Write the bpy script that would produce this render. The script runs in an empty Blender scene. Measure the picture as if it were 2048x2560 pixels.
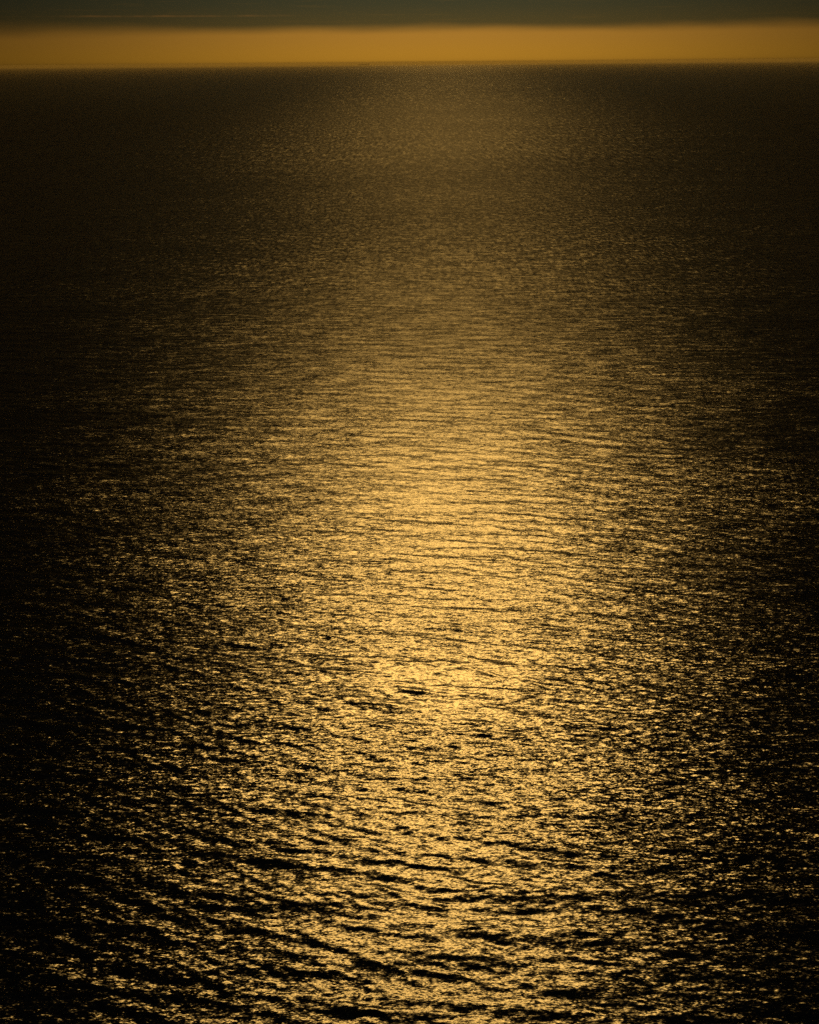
import bpy, math
import numpy as np
from mathutils import Vector, Matrix

S = bpy.context.scene
C = S.collection
R = math.radians
rng = np.random.default_rng(11)

# ------------------------------------------------------------------ camera
CAM_H = 60.0
PX = 1280 / math.tan(R(20))          # focal length in photo pixels
cam_d = bpy.data.cameras.new('camera')
cam_d.sensor_fit = 'VERTICAL'; cam_d.sensor_height = 24
cam_d.lens = 12 / math.tan(R(20))
cam_d.clip_start = 0.5; cam_d.clip_end = 400000
cam = bpy.data.objects.new('camera', cam_d); C.objects.link(cam)
PITCH = math.atan((1280 - 155) / PX)
cam.matrix_world = (Matrix.Translation((0, 0, CAM_H)) @ Matrix.Rotation(R(90) - PITCH, 4, 'X')
                    @ Matrix.Rotation(R(-0.5), 4, 'Z'))
S.camera = cam

# ------------------------------------------------------------------ light
SUN_EL, SUN_AZ = 28.0, 1.5            # degrees; azimuth clockwise from +Y
SUN_COL = (1.0, 0.565, 0.135)
sd = bpy.data.lights.new('sun', 'SUN')
sd.energy = 5.0; sd.angle = R(0.5); sd.color = SUN_COL
sun = bpy.data.objects.new('sun', sd); C.objects.link(sun)
to_sun = Vector((math.sin(R(SUN_AZ)) * math.cos(R(SUN_EL)), math.cos(R(SUN_AZ)) * math.cos(R(SUN_EL)), math.sin(R(SUN_EL))))
sun.rotation_euler = to_sun.to_track_quat('Z', 'Y').to_euler()

# optical depth of the added cloud bank that dims the water, by distance out to sea (m)
SHADE_TAU = ([-3000, 90, 165, 190, 250, 370, 610, 860, 1430, 2200, 4300, 7000, 10000, 16000, 30000],
             [0.33, 0.33, 0.36, 0.45, 1.00, 1.70, 2.50, 2.70, 2.60, 2.35, 1.6, 0.95, 0.55, 0.25, 0.10])

S.view_settings.view_transform = 'Standard'
S.view_settings.look = 'None'
S.view_settings.gamma = 1
S.view_settings.use_curve_mapping = False
EXPO = -2.0
S.view_settings.exposure = EXPO
K = 2 ** (-EXPO)                       # scene radiance of a pixel value of 1

S.cycles.max_bounces = 4
S.cycles.volume_bounces = 0
S.cycles.transmission_bounces = 2
S.cycles.use_denoising = False
S.cycles.sample_clamp_direct = 0
S.cycles.sample_clamp_indirect = 4
S.cycles.use_light_tree = False

# ------------------------------------------------------------------ node helper
class NT:
    def __init__(s, tree):
        s.t = tree; tree.nodes.clear()
    def n(s, kind, **kw):
        nd = s.t.nodes.new(kind)
        for k, v in kw.items(): setattr(nd, k, v)
        return nd
    def set(s, sock, v):
        if isinstance(v, bpy.types.NodeSocket): s.t.links.new(v, sock)
        elif v is not None: sock.default_value = v
    def m(s, op, a, b=None, c=None, clamp=False):
        nd = s.n('ShaderNodeMath', operation=op, use_clamp=clamp)
        for i, v in enumerate((a, b, c)):
            if v is not None: s.set(nd.inputs[i], v)
        return nd.outputs[0]
    def vm(s, op, a, b=None, out=0):
        nd = s.n('ShaderNodeVectorMath', operation=op)
        s.set(nd.inputs[0], a)
        if b is not None: s.set(nd.inputs['Scale' if op == 'SCALE' else 1], b)
        return nd.outputs[out]
    def mix(s, f, a, b):
        nd = s.n('ShaderNodeMix', data_type='RGBA')
        s.set(nd.inputs[0], f); s.set(nd.inputs[6], a); s.set(nd.inputs[7], b)
        return nd.outputs[2]
    def ss(s, x, lo, hi, a=0.0, b=1.0):
        nd = s.n('ShaderNodeMapRange', interpolation_type='SMOOTHSTEP')
        s.set(nd.inputs[0], x)
        for i, v in enumerate((lo, hi, a, b)): s.set(nd.inputs[i + 1], v)
        return nd.outputs[0]
    def noise(s, vec, scale, detail=2.0, rough=0.5, out=0):
        nd = s.n('ShaderNodeTexNoise')
        s.set(nd.inputs['Vector'], vec)
        nd.inputs['Scale'].default_value = scale
        nd.inputs['Detail'].default_value = detail
        nd.inputs['Roughness'].default_value = rough
        return nd.outputs[out]

def lin(r, g, b):
    f = lambda c: (c / 255) / 12.92 if c <= 10 else ((c / 255 + .055) / 1.055) ** 2.4
    return (f(r), f(g), f(b), 1)

# ------------------------------------------------------------------ sky
W = bpy.data.worlds.new('World'); S.world = W; W.use_nodes = True
w = NT(W.node_tree)
tc = w.n('ShaderNodeTexCoord').outputs['Generated']
dirn = w.vm('NORMALIZE', tc)
sp = w.n('ShaderNodeSeparateXYZ'); w.set(sp.inputs[0], dirn)
deg = 180 / math.pi
elev = w.m('MULTIPLY', w.m('ARCSINE', sp.outputs[2]), deg)
az = w.m('MULTIPLY', w.m('ARCTAN2', sp.outputs[0], sp.outputs[1]), deg)
daz = w.m('SUBTRACT', az, SUN_AZ)
nish = w.n('ShaderNodeTexSky', sky_type='NISHITA', sun_disc=False)
nish.sun_elevation = R(SUN_EL); nish.sun_rotation = R(SUN_AZ)
# glow around the sun's azimuth (an aureole in the mist), wide base + core
g1 = w.m('EXPONENT', w.m('MULTIPLY', w.m('POWER', w.m('DIVIDE', daz, 14.0), 2.0), -1.0))
glow = w.m('MULTIPLY_ADD', g1, 0.84, 0.135)
# cloud base elevation, uneven along the azimuth
cv = w.n('ShaderNodeCombineXYZ'); w.set(cv.inputs[0], az); w.set(cv.inputs[1], w.m('MULTIPLY', elev, 6.0))
edge_n = w.noise(cv.outputs[0], 0.16, 3.0)
edge = w.m('MULTIPLY_ADD', w.m('SUBTRACT', edge_n, 0.5), 0.42, 1.22)
soft_n = w.noise(cv.outputs[0], 0.05, 0.0)
soft = w.m('MULTIPLY_ADD', soft_n, 0.40, 0.10)
band = w.ss(elev, w.m('ADD', edge, soft), w.m('SUBTRACT', edge, soft))
# thin lit streaks inside the cloud deck
sv = w.n('ShaderNodeCombineXYZ'); w.set(sv.inputs[0], w.m('MULTIPLY', az, 0.35)); w.set(sv.inputs[1], w.m('MULTIPLY', elev, 9.0))
str_n = w.ss(w.noise(sv.outputs[0], 1.0, 3.0), 0.56, 0.72)
cloud = w.mix(w.ss(elev, 1.1, 2.4), lin(82, 68, 34), lin(62, 60, 39))
cloud = w.mix(w.m('MULTIPLY', str_n, 0.14), cloud, lin(112, 84, 38))
lv = w.n('ShaderNodeCombineXYZ'); w.set(lv.inputs[0], az)
ln = w.noise(lv.outputs[0], 0.8, 3.0)
le = w.m('ABSOLUTE', w.m('SUBTRACT', elev, w.m('MULTIPLY_ADD', ln, 0.06, 1.70)))
lf = w.m('MULTIPLY', w.ss(le, 0.055, 0.0), w.m('MULTIPLY', w.ss(az, -14.5, -11.0), w.ss(az, -3.0, -8.0)))
cloud = w.mix(w.m('MULTIPLY', lf, w.ss(ln, 0.35, 0.65, 0.05, 0.4)), cloud, lin(150, 102, 48))
orange = w.mix(w.ss(elev, 0.1, 1.3), lin(172, 121, 36), lin(166, 117, 44))
hi = w.mix(w.ss(elev, 3.0, 14.0), cloud, lin(52, 50, 38))
orange = w.mix(w.ss(elev, 0.05, -0.12), orange, lin(164, 115, 33))
col = w.mix(band, hi, orange)
col = w.vm('SCALE', col, w.m('MULTIPLY', glow, K))
bg1 = w.n('ShaderNodeBackground'); w.set(bg1.inputs[0], col); bg1.inputs[1].default_value = 1.0
bg2 = w.n('ShaderNodeBackground'); w.set(bg2.inputs[0], nish.outputs[0]); bg2.inputs[1].default_value = 0.05
# the open Nishita sky is seen through the deck only high up
mx = w.n('ShaderNodeMixShader'); w.set(mx.inputs[0], w.ss(elev, 8.0, 60.0, 0.0, 0.30))
w.set(mx.inputs[1], bg1.outputs[0]); w.set(mx.inputs[2], bg2.outputs[0])
wo = w.n('ShaderNodeOutputWorld'); w.set(wo.inputs[0], mx.outputs[0])

# ------------------------------------------------------------------ sea
# Wind sea: a sum of directional wave components evaluated on a polar grid whose cells grow
# with distance; what a cell cannot carry is passed on as sub-grid slope to the material.
H = CAM_H
def grow(start, stop, step):
    out = [start]
    while out[-1] < stop: out.append(out[-1] + step(out[-1]))
    return np.array(out)
PXR = 0.000690                                   # one rendered pixel in radians
rr = grow(4.0, 66.0, lambda r: max(0.7, r * .012))
rr = np.concatenate([rr[:-1], grow(rr[-1], 35000.0, lambda r: min(max(0.17, 1.05 * PXR * r * r / H), r * 0.035))])
half = grow(0.0, 14.0, lambda a: PXR * deg * 1.25)
half = np.concatenate([half[:-1], grow(half[-1], 180.0, lambda a: 0.045 + (a - 14) * 0.06)])
half = half[half < 180.0]
aa = np.radians(np.concatenate([-half[:0:-1], half, [180.0]]))
nr, na = len(rr), len(aa)
A, Rr = np.meshgrid(aa, rr)
X = (Rr * np.sin(A)).ravel(); Y = (Rr * np.cos(A)).ravel()
drow = np.gradient(rr); dcol = np.gradient(aa)
cell = np.maximum(np.repeat(drow[:, None], na, 1), 0.45 * Rr * dcol[None, :]).ravel()
NW = 170
lam = 0.30 * (8.0 / 0.30) ** ((np.arange(NW) + rng.random(NW)) / NW)
rng.shuffle(lam)
spread = np.where(lam > 1.3, R(16), R(24))
th = R(9) + rng.normal(size=NW) * spread
kx, ky = np.sin(th) * 2 * np.pi / lam, np.cos(th) * 2 * np.pi / lam
# short chop near 1 m plus steeper young waves of about 3 m
wt = 0.8 * np.exp(-(np.log(lam / 0.95) / 0.75) ** 2) + 0.50 * np.exp(-(np.log(lam / 2.3) / 0.45) ** 2) + 0.18
SLOPE_VAR = 0.0118
sv_ = wt / wt.sum() * SLOPE_VAR
amp = np.sqrt(2 * sv_) * lam / (2 * np.pi)
ph = rng.random(NW) * 2 * np.pi
Z = np.zeros_like(X); DX = np.zeros_like(X); DY = np.zeros_like(X); lost = np.zeros_like(X)
order = np.argsort(cell); cs = cell[order]
for i in range(NW):
    # fully carried when the cell is below lam/5, gone above lam/2.2
    n = np.searchsorted(cs, lam[i] / 2.2)
    idx = order[:n]
    f = np.clip((lam[i] / 2.2 - cell[idx]) / (lam[i] / 2.2 - lam[i] / 5.0), 0, 1)
    p = kx[i] * X[idx] + ky[i] * Y[idx] + ph[i]
    k = 2 * np.pi / lam[i]
    a = amp[i] * f
    Z[idx] += a * np.cos(p)
    s = a * np.sin(p) * 0.8
    DX[idx] -= s * kx[i] / k; DY[idx] -= s * ky[i] / k
    lost[idx] += sv_[i] * (1 - f * f)
    lost[order[n:]] += sv_[i]
me = bpy.data.meshes.new('water')
co = np.stack([X + DX, Y + DY, Z], 1).astype(np.float32)
nv = len(co) + 1
co = np.concatenate([co, np.array([[0, 0, 0]], np.float32)])
me.vertices.add(nv); me.vertices.foreach_set('co', co.ravel())
i0 = (np.arange(nr - 1)[:, None] * na + np.arange(na - 1)[None, :])
q = np.stack([i0, i0 + na, i0 + na + 1, i0 + 1], -1).reshape(-1, 4)
# close the ring behind the camera
jr = np.arange(nr - 1) * na
q2 = np.stack([jr + na - 1, jr + na + na - 1, jr + na, jr], -1)
q = np.concatenate([q, q2])
q = q[:, ::-1]
tri = np.stack([np.full(na, nv - 1), np.roll(np.arange(na), -1), np.arange(na)], -1)
loops = np.concatenate([q.ravel(), tri.ravel()]).astype(np.int32)
starts = np.concatenate([np.arange(len(q)) * 4, len(q) * 4 + np.arange(len(tri)) * 3]).astype(np.int32)
me.loops.add(len(loops)); me.loops.foreach_set('vertex_index', loops)
me.polygons.add(len(starts)); me.polygons.foreach_set('loop_start', starts)
me.update(calc_edges=True)
me.polygons.foreach_set('use_smooth', np.ones(len(starts), bool))
at = me.attributes.new('subgrid_slope', 'FLOAT', 'POINT')
at.data.foreach_set('value', np.concatenate([np.sqrt(lost), [math.sqrt(SLOPE_VAR)]]).astype(np.float32))
at = me.attributes.new('cell_size', 'FLOAT', 'POINT')
at.data.foreach_set('value', np.concatenate([cell, [1.0]]).astype(np.float32))
print('water verts', nv, 'polys', len(starts), 'mean normal z', me.polygons[1000].normal.z)
sea = bpy.data.objects.new('water', me); C.objects.link(sea); sea['kind'] = 'structure'

M = bpy.data.materials.new('sea_water'); M.use_nodes = True
t = NT(M.node_tree)
geo = t.n('ShaderNodeNewGeometry')
P = geo.outputs['Position']
def rotated(ang, stretch):
    mp = t.n('ShaderNodeMapping')
    t.set(mp.inputs['Vector'], P)
    mp.inputs['Rotation'].default_value = (0, 0, ang)
    mp.inputs['Scale'].default_value = (1 / stretch, 1, 0.0)
    return mp.outputs[0]
# coordinates with x along the crests: shrink along them so ripples come out long-crested
va = rotated(R(13), 3.0); vb = rotated(R(5), 2.6); vc = rotated(R(20), 2.2)
half3 = (0.5, 0.5, 0.5)
def slopes(vec, scale, amp_, detail=1.0):
    c = t.vm('SUBTRACT', t.noise(vec, scale, detail, 0.5, out=1), half3)
    return t.vm('SCALE', c, amp_)
sub = t.n('ShaderNodeAttribute', attribute_name='subgrid_slope').outputs['Fac']
cell_a = t.n('ShaderNodeAttribute', attribute_name='cell_size').outputs['Fac']
# each ripple size is drawn while it is wider than a cell and becomes roughness beyond that
w2 = t.ss(cell_a, 2.0, 40.0, 1.0, 0.25)
w3 = t.ss(cell_a, 1.0, 12.0, 1.0, 0.1)
A2, A3 = 0.35, 0.39
s2 = slopes(vb, 2.8, t.m('MULTIPLY', w2, A2))
s3 = slopes(vc, 8.5, t.m('MULTIPLY', w3, A3))
# long, low undulation that still shows where single waves are too small to see
wf = t.ss(cell_a, 0.4, 3.0, 0.0, 1.0)
def far_field(sx, sy, ang):
    mp = t.n('ShaderNodeMapping'); t.set(mp.inputs['Vector'], P)
    mp.inputs['Rotation'].default_value = (0, 0, ang); mp.inputs['Scale'].default_value = (sx, sy, 0)
    return mp.outputs[0]
# wave groups: irregular packets of steeper and flatter water, larger ones farther out
w8 = t.ss(t.m('LOGARITHM', cell_a, 10.0), 0.5, 1.3, 0.0, 1.0)
w80 = t.ss(t.m('LOGARITHM', cell_a, 10.0), 1.3, 2.2, 0.0, 1.0)
s1 = t.vm('ADD', slopes(far_field(0.80, 0.22, R(6)), 1.0, t.m('MULTIPLY', wf, 0.34), 2.0),
          t.vm('ADD', slopes(far_field(0.42, 0.045, R(4)), 1.0, t.m('MULTIPLY', w8, 0.36), 2.0),
               slopes(far_field(0.20, 0.012, R(2)), 1.0, t.m('MULTIPLY', w80, 0.34), 2.0)))
s0 = slopes(va, 0.55, t.m('MULTIPLY', sub, 2.2))
tot = t.vm('ADD', t.vm('ADD', s1, s2), t.vm('ADD', s0, s3))
# calmer water offshore
calm = t.ss(t.m('LOGARITHM', cell_a, 10.0), 1.1, 2.5, 1.0, 0.38)
# gusts: patches where the small ripples are stronger or weaker
gust = t.ss(t.noise(rotated(R(10), 2.5), 0.035, 3.0, 0.55), 0.3, 0.7, 0.75, 1.18)
tot = t.vm('SCALE', tot, t.m('MULTIPLY', gust, t.m('SQRT', calm)))
tot = t.vm('MULTIPLY', tot, (1.48, 1.0, 0.0))
# facet slope variance handed to the microfacet model (alpha^2 / 2 per axis)
vlost = t.m('MULTIPLY', t.m('MULTIPLY', sub, sub), 0.5)
q2 = t.m('MULTIPLY', t.m('SUBTRACT', 1.0, t.m('MULTIPLY', w2, w2)), 0.0016)
q3 = t.m('MULTIPLY', t.m('SUBTRACT', 1.0, t.m('MULTIPLY', w3, w3)), 0.0020)
var = t.m('MULTIPLY', calm, t.m('ADD', t.m('ADD', vlost, 0.0019), t.m('ADD', q2, q3)))
alpha = t.m('SQRT', t.m('MULTIPLY', var, 2.0))
rough = t.m('SQRT', alpha)
N = t.vm('NORMALIZE', t.vm('SUBTRACT', geo.outputs['Normal'], tot))
gl = t.n('ShaderNodeBsdfGlass', distribution='BECKMANN')
gl.inputs['Color'].default_value = (1, 1, 1, 1)
gl.inputs['IOR'].default_value = 1.333
t.set(gl.inputs['Roughness'], rough)
t.set(gl.inputs['Normal'], N)
out = t.n('ShaderNodeOutputMaterial'); t.set(out.inputs['Surface'], gl.outputs[0])
me.materials.append(M)

def flat(name, z, ext, mat, kind='structure'):
    m_ = bpy.data.meshes.new(name)
    m_.from_pydata([(-ext, -ext, z), (ext, -ext, z), (ext, ext, z), (-ext, ext, z)], [], [(0, 1, 2, 3)])
    m_.materials.append(mat)
    o = bpy.data.objects.new(name, m_); C.objects.link(o); o['kind'] = kind
    return o
SB = bpy.data.materials.new('deep_seabed'); SB.use_nodes = True
b = NT(SB.node_tree)
pb = b.n('ShaderNodeBsdfDiffuse'); pb.inputs[0].default_value = (0.0012, 0.0022, 0.0018, 1)
b.set(b.n('ShaderNodeOutputMaterial').inputs['Surface'], pb.outputs[0])
flat('seabed', -6.0, 24000.0, SB)

# ------------------------------------------------------------------ haze
def box(name, lo, hi, mat):
    v = [(x, y, z) for z in (lo[2], hi[2]) for y in (lo[1], hi[1]) for x in (lo[0], hi[0])]
    f = [(0, 2, 3, 1), (4, 5, 7, 6), (0, 1, 5, 4), (2, 6, 7, 3), (0, 4, 6, 2), (1, 3, 7, 5)]
    m_ = bpy.data.meshes.new(name); m_.from_pydata(v, [], f); m_.materials.append(mat)
    o = bpy.data.objects.new(name, m_); C.objects.link(o)
    return o
HM = bpy.data.materials.new('sea_haze'); HM.use_nodes = True
h = NT(HM.node_tree)
pv = h.n('ShaderNodeVolumePrincipled')
pv.inputs['Color'].default_value = (0.95, 0.79, 0.40, 1)
pv.inputs['Density'].default_value = 1 / 20500.0
pv.inputs['Anisotropy'].default_value = 0.80
h.set(h.n('ShaderNodeOutputMaterial').inputs['Volume'], pv.outputs[0])
HM.cycles.homogeneous_volume = True; HM.cycles.volume_sampling = 'DISTANCE'
hz = box('haze', (-38000, -38000, -8), (38000, 38000, 64), HM); hz['kind'] = 'stuff'

# ------------------------------------------------------------------ added shading cloud
# an unseen bank of cloud added over the outer sea, above the haze: its thin front edge lets the sun through,
# farther out its thickness is shaped to shade the water
CZ, DENS = 3000.0, 0.004
OFF = CZ / math.tan(R(SUN_EL))
dd = np.concatenate([np.linspace(-3000, -150, 12), np.linspace(-100, 1200, 90), np.geomspace(1220, 30000, 80)])
uu = np.linspace(-1, 1, 90)
D_, U_ = np.meshgrid(dd, uu, indexing='ij')
CX = U_ * (2500 + 1.3 * np.maximum(D_, 0)) + math.tan(R(SUN_AZ)) * (OFF + D_); CY = D_ + OFF
tau = np.interp(D_, *SHADE_TAU)
wob = np.zeros_like(tau)
for i in range(40):
    l_ = 90 * (40 ** rng.random()); a_ = rng.normal() * 0.6 + math.pi / 2
    wob += np.sin(2 * np.pi / l_ * (np.cos(a_) * CX + np.sin(a_) * CY) + rng.random() * 6.3) / np.sqrt(20)
tau = np.maximum(tau * (1 + np.interp(D_, [400, 2500], [0.09, 0.02]) * np.clip(wob, -2, 2)), 0.004)
thick = tau * math.sin(R(SUN_EL)) / DENS
base = 8 * wob
n1, n2 = tau.shape
top = np.stack([CX, CY + thick / math.tan(R(SUN_EL)), CZ + base + thick], -1).reshape(-1, 3); bot = np.stack([CX, CY, CZ + base], -1).reshape(-1, 3)
nb = n1 * n2
g0 = (np.arange(n1 - 1)[:, None] * n2 + np.arange(n2 - 1)[None, :])
tq = np.stack([g0, g0 + 1, g0 + n2 + 1, g0 + n2], -1).reshape(-1, 4)
ring = list(range(n2)) + [i * n2 + n2 - 1 for i in range(1, n1)] + [(n1 - 1) * n2 + j for j in range(n2 - 2, -1, -1)] + [i * n2 for i in range(n1 - 2, 0, -1)]
side = [(ring[i] + nb, ring[(i + 1) % len(ring)] + nb, ring[(i + 1) % len(ring)], ring[i]) for i in range(len(ring))]
cm = bpy.data.meshes.new('shade_clouds')
cm.from_pydata(np.concatenate([top, bot]).tolist(), [], tq.tolist() + (tq[:, ::-1] + nb).tolist() + side)
CM = bpy.data.materials.new('shade_cloud_vapour'); CM.use_nodes = True
c_ = NT(CM.node_tree)
cvn = c_.n('ShaderNodeVolumePrincipled'); cvn.inputs['Color'].default_value = (0.12, 0.12, 0.12, 1)
cvn.inputs['Density'].default_value = DENS; cvn.inputs['Anisotropy'].default_value = 0.0
c_.set(c_.n('ShaderNodeOutputMaterial').inputs['Volume'], cvn.outputs[0])
cm.materials.append(CM)
cl = bpy.data.objects.new('shade_clouds', cm); C.objects.link(cl); cl['kind'] = 'stuff'

# ------------------------------------------------------------------ ship far out
def paint(name, c, rough=0.6):
    m_ = bpy.data.materials.new(name); m_.use_nodes = True
    n_ = NT(m_.node_tree)
    b_ = n_.n('ShaderNodeBsdfPrincipled')
    tx = n_.noise(n_.n('ShaderNodeTexCoord').outputs['Object'], 0.15, 4.0)
    cc = n_.mix(n_.ss(tx, 0.35, 0.75), c, tuple(v * 0.6 for v in c[:3]) + (1,))
    n_.set(b_.inputs['Base Color'], cc); b_.inputs['Roughness'].default_value = rough
    n_.set(n_.n('ShaderNodeOutputMaterial').inputs['Surface'], b_.outputs[0])
    return m_
m_hull = paint('hull_paint', (0.035, 0.03, 0.03, 1)); m_sup = paint('superstructure_paint', (0.35, 0.34, 0.31, 1))
m_deck = paint('deck_paint', (0.12, 0.05, 0.035, 1)); m_glass = paint('bridge_glass', (0.01, 0.012, 0.015, 1), 0.15)
cargo = [paint('container_paint', c) for c in ((.20, .05, .03, 1), (.05, .09, .16, 1), (.22, .19, .15, 1), (.06, .11, .07, 1))]
ship = bpy.data.objects.new('cargo_ship', None); C.objects.link(ship)
ship['label'] = 'distant cargo ship, a faint dark silhouette on the hazy horizon left of centre'
ship['category'] = 'ship'
def part(name, parent, verts, faces, mat):
    m_ = bpy.data.meshes.new(name); m_.from_pydata(verts, [], faces); m_.materials.append(mat); m_.update()
    o = bpy.data.objects.new(name, m_); C.objects.link(o); o.parent = parent
    return o
def cuboid(name, parent, c, s, mat, taper=1.0):
    v = []
    for z, k in ((-.5, 1.0), (.5, taper)):
        for y in (-.5, .5):
            for x in (-.5, .5): v.append((c[0] + x * s[0] * k, c[1] + y * s[1] * k, c[2] + z * s[2]))
    return part(name, parent, v, [(0, 2, 3, 1), (4, 5, 7, 6), (0, 1, 5, 4), (2, 6, 7, 3), (0, 4, 6, 2), (1, 3, 7, 5)], mat)
def cyl(name, parent, c, r0, r1, hgt, mat, n=12):
    v = [(c[0] + r * math.cos(2 * math.pi * i / n), c[1] + r * math.sin(2 * math.pi * i / n), c[2] + z)
         for r, z in ((r0, 0), (r1, hgt)) for i in range(n)]
    f = [(i, (i + 1) % n, n + (i + 1) % n, n + i) for i in range(n)] + [tuple(range(n))[::-1], tuple(range(n, 2 * n))]
    return part(name, parent, v, f, mat)
L, Bm = 215.0, 31.0
# hull: stations along x (bow at -x), each a half-breadth at waterline and deck, and a sheer height
st = [(-110, .3, 1.2, 15), (-106, 2.5, 6.5, 14.6), (-96, 8, 12, 13.2), (-80, 14, 15.3, 11.8), (-50, 15.5, 15.5, 11), (70, 15.5, 15.5, 11),
      (92, 13.5, 15.5, 11.4), (102, 8, 15, 12), (106, 4, 13.5, 12.4)]
v, f = [], []
for x, wl, dk, z in st:
    v += [(x, -dk, z), (x + (0 if x > -100 else 3), -wl, 0), (x + (0 if x > -100 else 4), -wl * .8, -3), (x + (0 if x > -100 else 4), wl * .8, -3), (x + (0 if x > -100 else 3), wl, 0), (x, dk, z)]
for i in range(len(st) - 1):
    for j in range(5): f.append((i * 6 + j, i * 6 + j + 1, i * 6 + j + 7, i * 6 + j + 6))
f += [tuple(range(6))[::-1], tuple(range((len(st) - 1) * 6, len(st) * 6))]
part('hull', ship, v, f, m_hull)
v, f = [], []
for x, wl, dk, z in st: v += [(x, -dk + .4, z - .3), (x, dk - .4, z - .3)]
for i in range(len(st) - 1): f.append((i * 2, i * 2 + 1, i * 2 + 3, i * 2 + 2))
part('deck', ship, v, f, m_deck)
sup = cuboid('superstructure', ship, (80, 0, 22), (15, 26, 22), m_sup)
cuboid('bridge', ship, (79.5, 0, 35.2), (11, 31, 4.2), m_sup)
for k in range(3):
    cuboid('window', sup, (72.35, 0, 15.5 + k * 4.2), (.3, 22, 1.1), m_glass)
fn = cuboid('funnel', ship, (94, 0, 22.5), (8, 8, 21), m_hull, 0.8)
cyl('exhaust_pipe', fn, (94, 0, 33), .8, .8, 2.5, m_hull)
mast = cyl('mast', ship, (79, 0, 37.3), .7, .3, 9.5, m_sup); cuboid('radar_bar', mast, (79, 0, 43.5), (.6, 5, .5), m_sup)
cyl('foremast', ship, (-98, 0, 13), .6, .3, 11, m_sup)
hts = [2, 5, 6, 7, 7, 6, 5, 6, 7, 6]
for b_i, n in enumerate(hts):
    for lv in range(n):
        cuboid('container_stack', ship, (-84 + b_i * 15.2, 0, 12.4 + lv * 2.65), (13.2, 27 if b_i else 21, 2.5), cargo[(b_i * 3 + lv * 5 + lv * lv) % 4])
DIST = 32500.0
az_ship = math.atan((925 - 1024) / PX * 1.0)
ship.location = (DIST * math.sin(az_ship), DIST * math.cos(az_ship), 0)
ship.rotation_euler = (0, 0, R(4)); ship.scale = (1.18, 1.18, 1.18)
